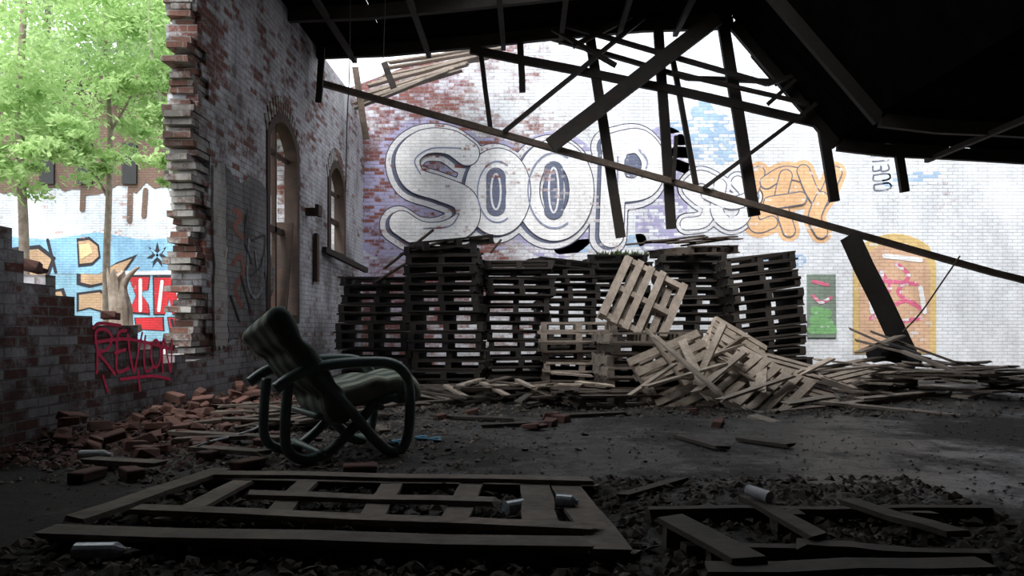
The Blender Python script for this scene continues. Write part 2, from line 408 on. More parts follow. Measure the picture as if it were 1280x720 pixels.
for x in (-3,-1.7,-.4,.6,1.6,2.6,7.0,8.8,10.6):
    bm = bmesh.new(); beam(bm, (x,2,rz(x)-.2), (x,11.9,rz(x)-.2), .08, .08); obj('purlin', bm, M['beam'], ceil)

def win(nm, w):
    y0,y1,z0,zs,zt = w
    o1 = arch(y0+.01,y1-.01,z0+.01,zs-.01,zt-.01); i1 = arch(y0+.13,y1-.13,z0+.13,zs-.03,zt-.14)
    f = tag(link(nm, poly_mesh([o1,i1], .2, Matrix.Translation((LX-.08,0,0)) @ M_LEFT), M['frame']), kind='structure')
    bm = bmesh.new(); ym = (y0+y1)/2
    beam(bm, (LX-.14,ym,z0+.1), (LX-.14,ym,zt-.1), .06,.07); obj('mullion', bm, M['frame'], f)
    bm = bmesh.new(); zz = z0+(zs-z0)*.52
    beam(bm, (LX-.14,y0+.1,zz), (LX-.14,y1-.1,zz), .06,.09); beam(bm, (LX-.14,y0+.1,zs-.15), (LX-.14,y1-.1,zs-.15), .05,.06)
    obj('transom', bm, M['frame'], f)
    return f
w1 = win('window_1', W1); w2 = win('window_2', W2)
bm = bmesh.new(); beam(bm, (LX-.14,10.2,1.05), (LX-.12,10.45,2.5), .04,.28,up=Vector((1,0,0))); obj('shutter_board', bm, M['frame'], w1)
for w in (W1, W2):
    bm = bmesh.new(); y0,y1,z0,zs,zt = w
    N = 14
    for i in range(N+1):
        t_ = i/N; y = y1+(y0-y1)*t_; z = zs+(zt-zs)*math.sin(math.pi*t_)**.75+.12
        box(bm, (0,0,0), (.05,.075,.22), Matrix.Translation((LX-.01,y,z)) @ Matrix.Rotation((t_-.5)*.9, 4, 'X'))
    obj('brick_arch', bm, M['raw'], wl)

patch('cement_patch', ragged([(281,205),(300,226),(318,220),(337,240),(336,300),(341,340),(338,400),(300,412),(286,430),(283,380),(284,320),(282,270)], 2.5, 4), M['render'], wl, 'L', 1.5, .006, 'rough grey cement render patch on the brick wall')
patch('plaster_strip', ragged([(264,208),(279,206),(280,300),(281,400),(280,436),(266,434),(265,330)], 1.2, 5), M['plaster'], wl, 'L', 5, .03, 'pale peeling plaster strip at the broken wall end')
strokes('graffiti', [[(291,262),(301,270),(292,284),(303,298)],[(290,330),(299,320),(303,340),(293,360),(300,382)]], .04, M['l_red'], wl, 'L', 4, 'rust red scribble on grey cement', True)
strokes('graffiti', [[(308,262),(305,300),(314,330)],[(314,300),(330,296),(325,330),(312,345)],[(330,340),(333,385)],[(300,345),(312,390)],[(287,370),(298,402)]], .018, M['l_black'], wl, 'L', 6, 'black tag stroke on grey cement', True)
strokes('graffiti', [[(310,300),(308,350),(318,372),(330,350),(331,310)],[(318,315),(321,340)]], .024, M['l_white'], wl, 'L', 5, 'pale grey tag stroke on grey cement', True)
tr = [[(120,466),(121,440),(119,416),(131,412),(139,422),(134,436),(123,441),(131,452),(143,468)],
      [(157,413),(147,417),(145,438),(146,464),(160,460)],[(143,441),(156,437)],
      [(159,418),(162,445),(167,464),(172,440),(177,416)],
      [(181,420),(179,445),(182,464),(191,458)],
      ell(194,442,6,17,12,-80,290),
      [(203,466),(202,440),(204,424),(209,448),(213,464),(214,424)],
      [(116,410),(124,404),(150,407)],[(150,474),(190,470),(212,474)],[(128,470),(134,490)],[(172,464),(174,488)],[(118,428),(160,424),(212,436)]]
strokes('graffiti', tr, .0145, M['tag_red'], wl, 'L', 2, 'red spray painted tag on the low brick wall')
bm = bmesh.new(); zz = .6
while zz < 5.65:
    dy = R.choice((.0,.1,.04,-.07,.14)); box(bm, (LX-.17+R.uniform(-.02,.02), 7.62+.2*(1-zz/5.6)-.1-dy/2, zz+.033), (.30+R.uniform(-.08,.04), .35+dy, .066), None, .009); zz += .075
obj('toothed_bricks', bm, M['raw'], wl)

# ---------------------------------------------------------------- back wall graffiti
Sx = [[(584,192),(562,178),(530,178),(510,197),(518,224),(550,236),(580,250),(583,276),(556,292),(525,292),(502,279)]]
O1 = [ell(622,240,26,39,18)]; O2 = [ell(693,238,34,48,20)]
Pl = [[(768,182),(764,294)],[(766,182),(799,177),(817,202),(806,232),(768,238)]]
ALL = Sx+O1+O2+Pl
sh = lambda pl,dx,dy: [[(x+dx,y+dy) for x,y in p] for p in pl]
k = BY/F
strokes('graffiti', sh(Sx+O1,-8,3)+sh(O2,0,6)+[[(480,225),(478,290)],[(830,190),(826,290)]], 32*k, M['g_purple'], wb, 'B', 1, 'faded purple halo behind the large lettering')
strokes('graffiti', sh(ALL,-4,2), 24.3*k, M['g_black'], wb, 'B', 2, 'thin dark outer contour of the large lettering')
strokes('graffiti', sh(ALL,-4,2), 23*k, M['g_pale'], wb, 'B', 3, 'pale outer band of the large lettering')
strokes('graffiti', sh(ALL,-4,2)+sh(ALL,-2,1), 16.4*k, M['g_ink'], wb, 'B', 4, 'blue grey drop shadow of the large lettering')
ly = 5
for nm, L_ in (('letter P',Pl),('second letter O',O2),('first letter O',O1),('letter S',Sx)):
    strokes('graffiti', L_, 16.2*k, M['g_black'], wb, 'B', ly, 'dark outline of the %s' % nm)
    strokes('graffiti', L_, 15*k, M['g_white'], wb, 'B', ly+1, 'white bubble %s' % nm); ly += 2
strokes('graffiti', [ell(622,240,25,38,14,60,300), ell(693,238,33,47,14,60,300), [(576,186),(540,186),(519,200),(526,218)], [(772,196),(771,280)],[(574,268),(562,283),(530,286)],[(798,186),(809,202),(802,222)]], .9*k, M['g_shine'], wb, 'B', ly, 'blue grey contour line inside a large letter', True)
strokes('graffiti', [[(620,222),(620,258)],[(692,214),(692,262)]], 12.2*k, M['g_ink'], wb, 'B', ly, 'dark rounded letter counter', True)
strokes('graffiti', [ell(620,240,6,22,14), ell(692,238,6,28,14)], 1.2*k, M['g_pale'], wb, 'B', ly+1, 'pale ring nested inside a letter counter', True)
strokes('graffiti', [[(789,203),(789,213)]], 9*k, M['g_ink'], wb, 'B', ly, 'dark counter of the letter P')
strokes('graffiti', [[(840,160),(905,150)],[(850,175),(920,170)],[(845,190),(915,195)],[(870,140),(900,200)],[(880,130),(912,180)],[(830,200),(870,215)]], 7*k, M['g_blue'], wb, 'B', 1, 'faded pale blue paint cloud on white brick')
s1 = [[(890,226),(874,221),(860,234),(872,248),(886,258),(880,276),(858,280)],[(900,232),(896,264),(912,280),(930,270),(932,242),(922,228)],[(884,242),(914,254),(940,246)]]
s2 = [[(948,216),(938,250),(944,282),(964,278)],[(958,228),(980,216),(1004,220)],[(982,220),(976,252),(986,288)],[(1004,214),(1016,242),(1028,250),(1044,216)],[(1027,248),(1018,272),(1026,290)],[(962,254),(1000,248)]]
strokes('graffiti', s2, 14*k, M['g_orange'], wb, 'B', 1, 'peach orange cloud around the smaller lettering')
strokes('graffiti', s1, 14*k, M['g_grey'], wb, 'B', 1, 'grey outer contour of the smaller lettering')
strokes('graffiti', s1, 12.6*k, M['g_pale'], wb, 'B', 1.6, 'pale cloud around the smaller lettering')
for L_, fm, nm in ((s1,'g_white','white'),(s2,'g_orange','peach')):
    lay = 2
    for p in L_:
        strokes('graffiti', [p], 8.8*k, M['g_grey'], wb, 'B', lay, 'thin grey outline of a %s smaller letter' % nm)
        strokes('graffiti', [p], 7.4*k, M[fm], wb, 'B', lay+.7, '%s stroke of the smaller graffiti' % nm); lay += 1.4
strokes('graffiti', [[(1100,178),(1090,180),(1091,186),(1099,188),(1098,194),(1089,195)],[(1105,178),(1106,194)],
  [(1091,202),(1111,200)],[(1091,208),(1092,214),(1101,212),(1101,208),(1102,214),(1111,212),(1110,206)],
  [(1092,219),(1110,217),(1111,224),(1093,226),(1092,219)],[(1093,231),(1111,229),(1112,236),(1094,238),(1093,231)]], 1.1*k, M['g_grey'], wb, 'B', 1, 'small grey character of the writing running down the white brick', True)
ar = [(1066,442)]+[(1066,330)]+[(1066+104*i/12, 318-26*math.sin(math.pi*i/12)**.7) for i in range(1,12)]+[(1170,330),(1170,442)]
ar2 = [(1074,440)]+[(1074,336)]+[(1074+88*i/12, 326-22*math.sin(math.pi*i/12)**.7) for i in range(1,12)]+[(1162,336),(1162,440)]
patch('arched_recess', ar, M['g_yellow'], wb, 'B', 2, .01, 'yellow brick border of the blocked up arch')
patch('arched_recess', ar2, M['g_tan'], wb, 'B', 5, .01, 'blocked up arched opening painted tan')
strokes('graffiti', [[(1100,340),(1112,360),(1095,380),(1115,395)],[(1120,330),(1135,345),(1122,365),(1140,380)],[(1110,405),(1150,398)],[(1095,350),(1145,355)],[(1088,398),(1130,376),(1150,386)]], 2.6*k, M['g_pink'], wb, 'B', 8, 'pink scribbles inside the painted arch')
strokes('graffiti', [[(1085,350),(1090,390)],[(1105,320),(1150,325)],[(1150,360),(1155,390)]], 3*k, M['g_white'], wb, 'B', 9, 'white scribble inside the painted arch', True)
patch('painted_panel', [(1008,343),(1044,343),(1045,422),(1009,422)], M['g_panel'], wb, 'B', 3, .03, 'grey green painted board on the brick wall')
strokes('graffiti', [[(1016,400),(1036,404)],[(1014,412),(1040,412)],[(1018,388),(1034,392)]], 5.5*k, M['g_green'], wb, 'B', 10, 'green smear on the painted board')
strokes('graffiti', [[(1016,370),(1026,378),(1038,372)],[(1016,352),(1034,356)]], 2.2*k, M['g_pink'], wb, 'B', 11, 'pink stroke on the painted board', True)
strokes('graffiti', [[(1110,225),(1170,222)],[(940,330),(1000,326)],[(700,310),(800,300)]], 8*k, M['g_blue'], wb, 'B', 1, 'faint blue overspray on the white brick', True)
for i in range(11):
    a_ = P(440+i*5+R.uniform(-6,6), 136-i*5.5+R.uniform(-3,3), 13.0+i*.12); b_ = P(565+i*6+R.uniform(-12,14), 92-i*3.2+R.uniform(-4,4), 13.2+i*.12)
    bm = bmesh.new(); beam(bm, a_, b_, .16, .03, .01, splinter=.05)
    tag(obj('roof_board', bm, M['weathered']), 'weathered grey roof board slumped over the corner of the brick walls', 'board', 'slumped roof boards at the wall corner')

# ---------------------------------------------------------------- truss
T = thing('roof_truss', 'sagging dark timber roof truss crossing in front of the graffiti wall', 'roof truss', P(398,103,11.6))
def tm(nm, pts, wpx, D=11.6, mat='beam', dep=.08):
    bm = bmesh.new()
    q = [P(p[0],p[1],(p[2] if len(p) > 2 else D)) for p in pts]
    for i in range(len(q)-1): beam(bm, q[i], q[i+1], dep, wpx/F*D, .006)
    o = obj(nm, bm, M[mat], T); o.matrix_parent_inverse = Matrix.Translation(-T.location); return o
tm('bottom_chord', [(398,103),(700,188),(1185,325),(1300,356)], 7, 11.6, 'chord', .12)
tm('top_chord', [(588,62),(840,112),(1080,168),(1200,194)], 10, 11.7)
tm('top_chord', [(680,45),(860,98),(1040,104)], 5, 11.8)
tm('top_chord', [(700,30),(960,105),(1100,60)], 5, 11.5)
for (a_, b_, w_) in [((600,60),(613,160),6),((650,48),(653,115),8),((735,30),(776,297),12),((822,22),(839,286),12),((838,60),(870,232),6),((903,25),(943,270),14),((1012,60),(1043,252),12),((1120,170),(1131,240),10)]:
    tm('hanging_post', [a_, b_], w_, 11.72)
for (a_, b_, w_) in [((630,165),(805,22),5),((880,235),(1155,28),5),((716,58),(790,20),5),((690,36),(770,82),5),((930,20),(1000,95),6),((845,170),(842,225),4),((960,130),(1085,20),5),((840,90),(1010,130),4),((985,60),(1040,150),5)]:
    tm('brace', [a_, b_], w_, 11.5)
bm = bmesh.new(); beam(bm, P(688,182,11.3), P(897,22,11.3), .1, .25, .01)
tag(obj('fallen_timber', bm, M['beam']), 'thick dark timber lying diagonally through the truss above the large letters', 'timber')
bm = bmesh.new(); beam(bm, P(1062,295,11.4), P(1140,458,10.6), .1, .3, .01)
tag(obj('fallen_timber', bm, M['beam']), 'dark timber leaning from the truss down onto the right rubble heap', 'timber')
bm = bmesh.new(); beam(bm, P(444,84,12.5), P(458,174,12.6), .04, .11, .01)
tag(obj('hanging_board', bm, M['chord']), 'narrow brown board hanging beside the wall corner', 'board')
bm = bmesh.new(); beam(bm, P(480,78,12.6), P(492,110,12.6), .04, .12, .01); tag(obj('hanging_board', bm, M['beam']), 'short dark board stub under the slumped roof boards', 'board')
bm = bmesh.new(); beam(bm, P(402,60,11.3), P(398,128,11.3), .05, .1, .01); tag(obj('hanging_board', bm, M['beam']), 'short dark board dangling at the left end of the truss', 'board')
bm = bmesh.new(); tube(bm, [P(438,-25,9.5),P(437,80,9.5),P(434,150,9.5),P(432,240,9.5)], .008, 6); tag(obj('cable', bm, M['black']), 'thin black cable hanging beside the second arched window', 'cable')
bm = bmesh.new(); tube(bm, [P(482,-25,9.5),P(481,20,9.5),P(479,75,9.5)], .006, 6); tag(obj('cable', bm, M['black']), 'short thin wire hanging from the roof above the corner', 'cable')
bm = bmesh.new(); tube(bm, [P(1200,320,10.5),P(1178,352,10.5),P(1150,392,10.4),P(1128,415,10.3)], .012, 6); tag(obj('cable', bm, M['chord']), 'curved cable drooping to the right rubble heap', 'cable')
bm = bmesh.new(); beam(bm, Vector((LX+.05,)+LW(402,312)), P(458,338,14.0)+Vector((0,0,0)), .08,.1); tag(obj('fallen_timber', bm, M['beam']), 'dark beam running below the second arched window', 'timber')
bm = bmesh.new(); y_, z_ = LW(392,292); y2, z2 = LW(392,352); box(bm, (LX+.05,y_,(z_+z2)/2), (.06,.12,z_-z2)); tag(obj('wall_board', bm, M['frame']), 'reddish brown board fixed upright between the two arched windows', 'board')
bm = bmesh.new(); y_, z_ = LW(383,265); box(bm, (LX+.1,y_,z_), (.2,.12,.12)); box(bm, (LX+.2,y_,z_+.02), (.06,.2,.18)); tag(obj('wall_bracket', bm, M['frame']), 'small dark bracket sticking out beside the tall arched window', 'bracket')

# ---------------------------------------------------------------- pallets
PW, PD, PH = 1.05, 1.0, .138
def pallet_parts(seed):
    r = random.Random(seed); out = []
    for i in (-1,0,1):
        bm = bmesh.new(); x = i*(PW/2-.045)
        box(bm, (x,0,.068), (.085,PD,.09)); out.append(('stringer', bm))
    bm = bmesh.new(); n = 7
    for k_ in range(n):
        if r.random() < .1 and 0 < k_ < n-1: continue
        y = -PD/2+.05+(PD-.1)*k_/(n-1); a_ = r.uniform(-.014,.014)
        box(bm, (0,0,0), (PW+r.uniform(-.04,.06), .1, .026), Matrix.Translation((r.uniform(-.02,.02), y+r.uniform(-.012,.012), .1225)) @ Matrix.Rotation(a_,4,'Z') @ Matrix.Rotation(r.uniform(-.008,.008),4,'Y'))
    out.append(('top_deck', bm))
    bm = bmesh.new()
    for k_ in range(6):
        if r.random() < .12 and k_ in (1,2,3,4): continue
        y = -PD/2+.05+(PD-.1)*k_/5
        box(bm, (r.uniform(-.015,.015), y, .013), (PW+r.uniform(-.04,.05), .1, .026))
    out.append(('bottom_deck', bm))
    res = []
    for nm, bm in out:
        me = bpy.data.meshes.new('pallet_'+nm); bm.to_mesh(me); bm.free(); res.append((nm, me))
    return res
PV = {}
for mk in ('pallet','pallet2','pallet3','pale','weathered'):
    PV[mk] = []
    for s_ in range(5):
        pr = pallet_parts(s_*7+3)
        for nm, me in pr: me.materials.append(M[mk])
        PV[mk].append(pr)
def pallet(loc, rot, label, group, mk='pallet', scale=1):
    root = thing('pallet', label, 'pallet', loc, rot, group)
    root.scale = (scale,)*3
    for nm, me in R.choice(PV[mk]):
        o = bpy.data.objects.new(nm, me); COL.objects.link(o); o.parent = root
    return root
def stack(px, D, n, desc, mk='pallet', jit=.03, yaw=0, lean=0, drift=(0,0), mks=None):
    x = (px-VX)/F*D
    mks = mks or ((mk,mk,mk,mk,'pallet3') if mk == 'pallet' else (mk,'pallet3'))
    for i in range(n):
        f_ = i/(n-1); dx = R.uniform(-jit,jit)+drift[0]*f_; dy = R.uniform(-jit,jit)+drift[1]*f_
        tilt = lean*min(1, f_*2.2); zz = i*PH+math.sin(abs(tilt))*PW/2*.95
        pallet((x+dx, D+PD/2+dy, zz), (R.uniform(-.012,.012), -tilt+R.uniform(-.014,.014), yaw+R.uniform(-.07,.07)), 'weathered wooden pallet, %s in %s' % (ORD[n-1-i], desc), 'pallets in '+desc, R.choice(mks))
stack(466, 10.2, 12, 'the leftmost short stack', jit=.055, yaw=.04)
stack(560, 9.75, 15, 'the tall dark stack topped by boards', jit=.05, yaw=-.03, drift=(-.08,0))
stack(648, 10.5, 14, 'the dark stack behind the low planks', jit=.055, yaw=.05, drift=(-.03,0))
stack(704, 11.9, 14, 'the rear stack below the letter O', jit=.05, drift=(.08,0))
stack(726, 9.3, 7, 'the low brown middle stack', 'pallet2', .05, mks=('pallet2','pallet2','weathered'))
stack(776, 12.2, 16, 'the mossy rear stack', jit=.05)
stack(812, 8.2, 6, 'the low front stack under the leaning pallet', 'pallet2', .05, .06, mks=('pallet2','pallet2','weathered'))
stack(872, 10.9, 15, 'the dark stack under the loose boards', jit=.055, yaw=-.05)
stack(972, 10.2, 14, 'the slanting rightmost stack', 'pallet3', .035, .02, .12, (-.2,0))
pallet((P(560,300,9.9).x, 10.3, 15*PH+.03), (.1,-.14,.35), 'broken pallet lying askew on top of the tall dark stack', None)
pallet((P(876,300,10.9).x, 11.4, 15*PH+.02), (.02,-.07,.5), 'loose grey pallet lying askew on the stack below the orange lettering', None, 'pallet2')
pallet((P(700,300,11.9).x, 12.4, 14*PH+.03), (.02,.08,.3), 'loose dark pallet lying askew on the rear stack', None)
L = pallet((0,0,0), (0,0,0), 'grey weathered pallet leaning upright on top of the low front stack', None, 'weathered', .96)
L.matrix_world = Matrix.Translation(P(806,374,8.95)) @ Matrix.Rotation(math.radians(27), 4, 'Y') @ Matrix.Rotation(math.radians(-112), 4, 'X') @ Matrix.Rotation(math.radians(90), 4, 'Z') @ Matrix.Scale(.92, 4)
def planks(n, cx, cy, sx, sy, zfun, mk, label, group, lmin=.4, lmax=1.2, pitch=.25, w=(.07,.11), name='plank'):
    for i in range(n):
        bm = bmesh.new(); Lh = R.uniform(lmin,lmax)/2
        x = R.gauss(0,.5)*sx; y = R.gauss(0,.5)*sy
        beam(bm, (-Lh,0,0), (Lh,0,0), R.uniform(*w), .022, .003, splinter=.03)
        o = obj(name, bm, M[mk]); pt = R.uniform(-pitch,pitch)
        o.location = (cx+x, cy+y, max(zfun(x/sx,y/sy), .012)+abs(math.sin(pt))*Lh)
        o.rotation_euler = Euler((R.uniform(-.3,.3)*pitch*2, pt, R.uniform(0,math.pi)))
        tag(o, label, 'plank', group)
for (a_, b_, D) in [((480,336),(541,288),10.2),((520,322),(470,352),10.1),((612,318),(626,300),10.5),((545,305),(610,298),10.0),((500,318),(560,300),9.9)]:
    bm = bmesh.new(); beam(bm, P(*a_,D), P(*b_,D), .09,.025,0,splinter=.03); tag(obj('plank', bm, M['pallet2']), 'splintered plank sticking up beside the tall dark stack', 'plank', 'splintered planks on the left stacks')
for i in range(9):
    px = 815+i*11; bm = bmesh.new(); D = 11.2+R.uniform(-.2,.3)
    c = Vector((P(px,0,D).x, D, 15*PH+.2+R.uniform(0,.08))); d = Vector((math.cos(R.uniform(-.6,.6)), R.uniform(-.5,.5), R.uniform(-.12,.12)))*R.uniform(.25,.5)
    beam(bm, c-d, c+d, .1,.02,0,splinter=.03); tag(obj('plank', bm, M['pallet2']), 'loose grey plank lying on top of the stack below the orange lettering', 'plank', 'planks on the stack below the orange lettering')
bm = bmesh.new()
for i in range(260):
    px = R.uniform(745,810); c = Vector((P(px,0,12.6).x, 12.7+R.uniform(-.4,.4), 16*PH+.01)); h = R.uniform(.03,.12); a_ = R.uniform(0,6.3)
    d = Vector((math.cos(a_), math.sin(a_), 0))*.02
    bm.faces.new([bm.verts.new(v) for v in (c-d, c+d, c+Vector((R.uniform(-.03,.03),R.uniform(-.03,.03),h)))])
tag(obj('moss_tufts', bm, M['moss']), 'green moss and grass tufts growing on the mossy rear stack', 'moss', None, 'stuff')
def hp(px, py, D, e, label, mk='pale', sc=.9):
    o = pallet((0,0,0),(0,0,0), label, None, mk, .92)
    o.matrix_world = Matrix.Translation(P(px,py,D)) @ Euler(e).to_matrix().to_4x4() @ Matrix.Scale(sc,4)
rd = math.radians
hp(850,476,7.9,(rd(62),rd(-20),.35), 'pale pallet standing at the left end of the broken heap')
hp(905,468,8.3,(rd(40),rd(28),-.5), 'pale pallet tilted in the middle of the broken heap')
hp(945,490,7.7,(rd(25),rd(-24),.7), 'pale pallet slumped at the right of the broken heap')
hp(880,498,8.6,(.1,.1,.2), 'grey pallet flat beneath the broken heap', 'pallet2')
hp(985,478,8.5,(rd(30),rd(14),.2), 'grey pallet sloping at the far right end of the broken heap', 'weathered')
hp(915,445,8.6,(rd(55),rd(30),.1), 'pale pallet sticking up from the top of the broken heap', 'pale', .75)
hp(1075,478,9.2,(rd(12),rd(-8),.4), 'grey pallet lying under boards of the right rubble heap', 'weathered', .95)
planks(14, 2.35, 7.8, .95, .5, lambda x,y: max(0,.5*(1-abs(x)*1.1))*R.uniform(.2,1), 'pale', 'pale splintered plank in the broken heap right of centre', 'planks of the pale broken heap', .4,1.0,.6,(.09,.12))
for (a_, b_, D, D2) in [((805,484),(905,455),7.3,7.6),((810,412),(850,470),8,7.8),((905,404),(870,480),7.9,7.6),((975,480),(1040,448),7.8,8.6),((870,490),(930,440),7.2,7.8),((840,440),(880,430),8.2,8.2),((900,500),(990,470),7.0,7.6),((818,420),(900,492),7.7,7.1),((930,430),(860,455),8,8)]:
    bm = bmesh.new(); beam(bm, P(*a_,D), P(*b_,D2), .1,.025,0,splinter=.04); tag(obj('plank', bm, M['pale']), 'long pale plank propped across the broken heap', 'plank', 'long planks propped on the broken heap')
pallet((G(540,497).x, 8.55, .0), (0,0,.15), 'flat pallet on the floor before the leftmost stacks', None, 'pallet2')
pallet((G(640,497).x, 8.9, .0), (0,0,-.2), 'flat pallet on the floor before the second dark stack', None, 'pallet2')
pallet((G(730,485).x, 7.9, .02), (.03,.03,.4), 'flat broken pallet on the floor before the low brown stack', None, 'pallet2')
planks(36, .1, 7.9, 1.5, .6, lambda x,y: R.uniform(.02,.16), 'pallet2', 'grey plank scattered on the floor before the pallet stacks', 'planks before the stacks', .4,1.2,.12)
planks(10, .2, 8.2, 1.4, .35, lambda x,y: R.uniform(.15,.22), 'pale', 'pale plank scattered on the floor before the pallet stacks', 'pale planks before the stacks', .3,.8,.12)
for (a_, b_) in [((507,489),(562,500)),((556,481),(588,500)),((602,478),(640,497)),((646,475),(688,494)),((690,466),(740,470)),((560,505),(700,512))]:
    bm = bmesh.new(); beam(bm, P(*a_,8.0), P(*b_,7.8), .1,.025,0,splinter=.03); tag(obj('plank', bm, M['pale']), 'pale plank propped on the low planks before the dark stacks', 'plank', 'propped pale planks before the stacks')
planks(20, -2.1, 6.4, .8, .8, lambda x,y: R.uniform(.02,.1), 'fore', 'dark plank lying in rubble near the left wall', 'planks near the left wall', .5,1.3,.08)
planks(26, 6.0, 9.3, 1.5, 1.2, lambda x,y: max(0,.4-.2*abs(x))*R.uniform(.0,1), 'pallet2', 'grey plank in the long rubble heap on the right', 'planks of the right heap', .6,1.6,.12,(.12,.24))
planks(34, 5.6, 8.7, 1.6, .9, lambda x,y: R.uniform(.05,.4), 'weathered', 'pale wide plank in the long rubble heap on the right', 'pale planks of the right heap', .5,1.5,.14,(.12,.24))
for (a_, b_, D, D2) in [((950,516),(1180,492),7.1,8.6),((980,470),(1100,447),9.2,10),((1068,425),(1160,448),10,9.5),((1090,415),(1200,455),10.2,9.6),((1020,502),(1200,520),7.6,6.9),((1100,470),(1200,474),8.6,8.6),((1075,440),(1125,420),9.8,9.9),((940,520),(1020,545),6.6,6.0),((1130,440),(1210,470),9,8.4),((1060,410),(1110,432),10,9.8)]:
    bm = bmesh.new(); beam(bm, P(*a_,D), P(*b_,D2), .16,.03,0,splinter=.05); tag(obj('plank', bm, M['weathered']), 'long board lying across the right rubble heap', 'plank', 'long boards on the right heap')
bm = bmesh.new(); tube(bm, [P(1092,442,10.2),P(1110,440,10.3),P(1130,446,10.3),P(1146,452,10.2)], .14, 14); tag(obj('tar_roll', bm, M['black']), 'black rolled roofing felt on the right rubble heap', 'roll')

# ---------------------------------------------------------------- chair
yaw = math.radians(36)
C = thing('lounge_chair', 'tubular dark green lounge chair with striped green and cream cushion', 'chair', (-1.32,4.72,0), (0,0,yaw))
hw = .31
def side(y):
    bm = bmesh.new()
    tube(bm, [(-.50,y,.50),(-.38,y,.58),(-.18,y,.635),(.1,y,.65),(.28,y,.63),(.385,y,.54),(.41,y,.38),(.40,y,.17),(.35,y,.05),(.26,y,.038),(.15,y,.13),(.0,y,.31),(-.14,y,.47),(-.24,y,.58)], .036, 14, 6)
    obj('arm_frame', bm, M['tube'], C, True)
    bm = bmesh.new(); yi = y-.065*(1 if y > 0 else -1)
    tube(bm, [(.34,yi,.40),(.2,yi,.37),(.08,yi,.26),(-.06,yi,.13),(-.18,yi,.05),(-.32,yi,.038),(-.41,yi,.12),(-.42,yi,.3),(-.40,yi,.53)], .033, 14, 6)
    obj('leg_frame', bm, M['tube'], C, True)
side(-hw); side(hw)
for (x,z_) in ((.2,.34),(-.2,.07),(-.22,.31),(.3,.06)):
    bm = bmesh.new(); tube(bm, [(x,-hw,z_),(x,0,z_),(x,hw,z_)], .022, 10, 2); obj('crossbar', bm, M['tube'], C, True)
bm = bmesh.new(); tube(bm, [(-.13,-.22,.33),(-.3,-.22,.58),(-.45,-.22,.80),(-.49,0,.86),(-.45,.22,.80),(-.3,.22,.58),(-.13,.22,.33)], .02, 10, 6); obj('back_frame', bm, M['tube'], C, True)
def cushion(nm, path, w, th, roll=0, tuft=3):
    q = catmull([(p[0],0,p[1]) for p in path], 9); N = len(q); bm = bmesh.new(); rings = []; seg = 48
    for i, c in enumerate(q):
        d = (q[min(i+1,N-1)]-q[max(i-1,0)]).normalized(); nrm = Vector((-d.z,0,d.x))
        f_ = i/(N-1); e = min(f_, 1-f_)*N/3.2; s = math.sqrt(max(0, 1-(1-min(1,e+.15))**2))
        tf = 1-.25*abs(math.cos(f_*math.pi*tuft))**8
        ws = w/2*(1-.16*(1-min(1,e*.5+.1))**2)
        r = []
        for k_ in range(seg):
            a_ = 2*math.pi*k_/seg; ca, sa = math.cos(a_), math.sin(a_)
            yy = ws*math.copysign(abs(ca)**.38, ca); tt = th/2*s*tf*math.copysign(abs(sa)**.65, sa)
            p = c+Vector((0,yy,0))+nrm*tt
            p.z += roll*yy*f_
            p += Vector((mn.noise(p*5),0,mn.noise(p*7+Vector((3,1,2)))))*.022
            r.append(bm.verts.new(p))
        rings.append(r)
    for i in range(N-1):
        for k_ in range(seg): bm.faces.new((rings[i][k_], rings[i][(k_+1)%seg], rings[i+1][(k_+1)%seg], rings[i+1][k_]))
    bm.faces.new(rings[0][::-1]); bm.faces.new(rings[-1])
    return obj(nm, bm, M['stripe'], C, True)
cushion('seat_cushion', [(-.16,.38),(0,.42),(.2,.465),(.36,.485),(.45,.45),(.46,.34)], .54, .18, 0, 2)
cushion('back_cushion', [(-.04,.26),(-.13,.41),(-.27,.61),(-.41,.79),(-.52,.93)], .68, .17, -.22, 3)

# ---------------------------------------------------------------- foreground pallets
FP = thing('wooden_frame', 'large broken wooden frame of boards lying flat in front of the chair', 'wooden frame', (-.6,3,0))
def fb(par, nm, a_, b_, w, z=.1, th=.025, mat='fore', z2=None):
    bm = bmesh.new(); beam(bm, G(*a_,z), G(*b_,z if z2 is None else z2), w, th, .006, splinter=.025)
    o = obj(nm, bm, M[mat], par); o.matrix_parent_inverse = Matrix.Translation(-par.location)
for a_, b_, w in [((262,593),(738,601),.10),((275,588),(92,650),.12),((60,664),(735,680),.12),((165,636),(745,661),.09),((310,618),(622,627),.09)]: fb(FP, 'deck_board', a_, b_, w, .08, .022)
for a_, b_, w in [((700,600),(765,690),.15),((668,604),(676,655),.15),((590,605),(565,655),.12),((490,606),(462,652),.11),((385,603),(335,652),.11),((305,602),(210,650),.11)]: fb(FP, 'cross_board', a_, b_, w, .058, .02)
for a_, b_, w in [((255,603),(745,612),.05),((70,676),(800,698),.05),((180,645),(740,672),.05)]: fb(FP, 'stringer', a_, b_, w, .025, .048)
RP = thing('broken_pallet', 'dark broken pallet in the lower right foreground', 'pallet', (1.1,2.8,0))
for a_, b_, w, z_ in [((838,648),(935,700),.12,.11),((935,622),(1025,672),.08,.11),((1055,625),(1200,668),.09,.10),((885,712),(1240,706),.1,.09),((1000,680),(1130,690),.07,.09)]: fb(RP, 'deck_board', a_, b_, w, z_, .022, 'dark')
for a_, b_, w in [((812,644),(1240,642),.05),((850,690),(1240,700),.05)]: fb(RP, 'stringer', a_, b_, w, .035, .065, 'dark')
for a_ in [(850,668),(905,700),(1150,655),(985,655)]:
    g_ = G(*a_, .05); bm = bmesh.new(); box(bm, g_-RP.location, (.11,.09,.1), None, .01); obj('block', bm, M['dark'], RP)
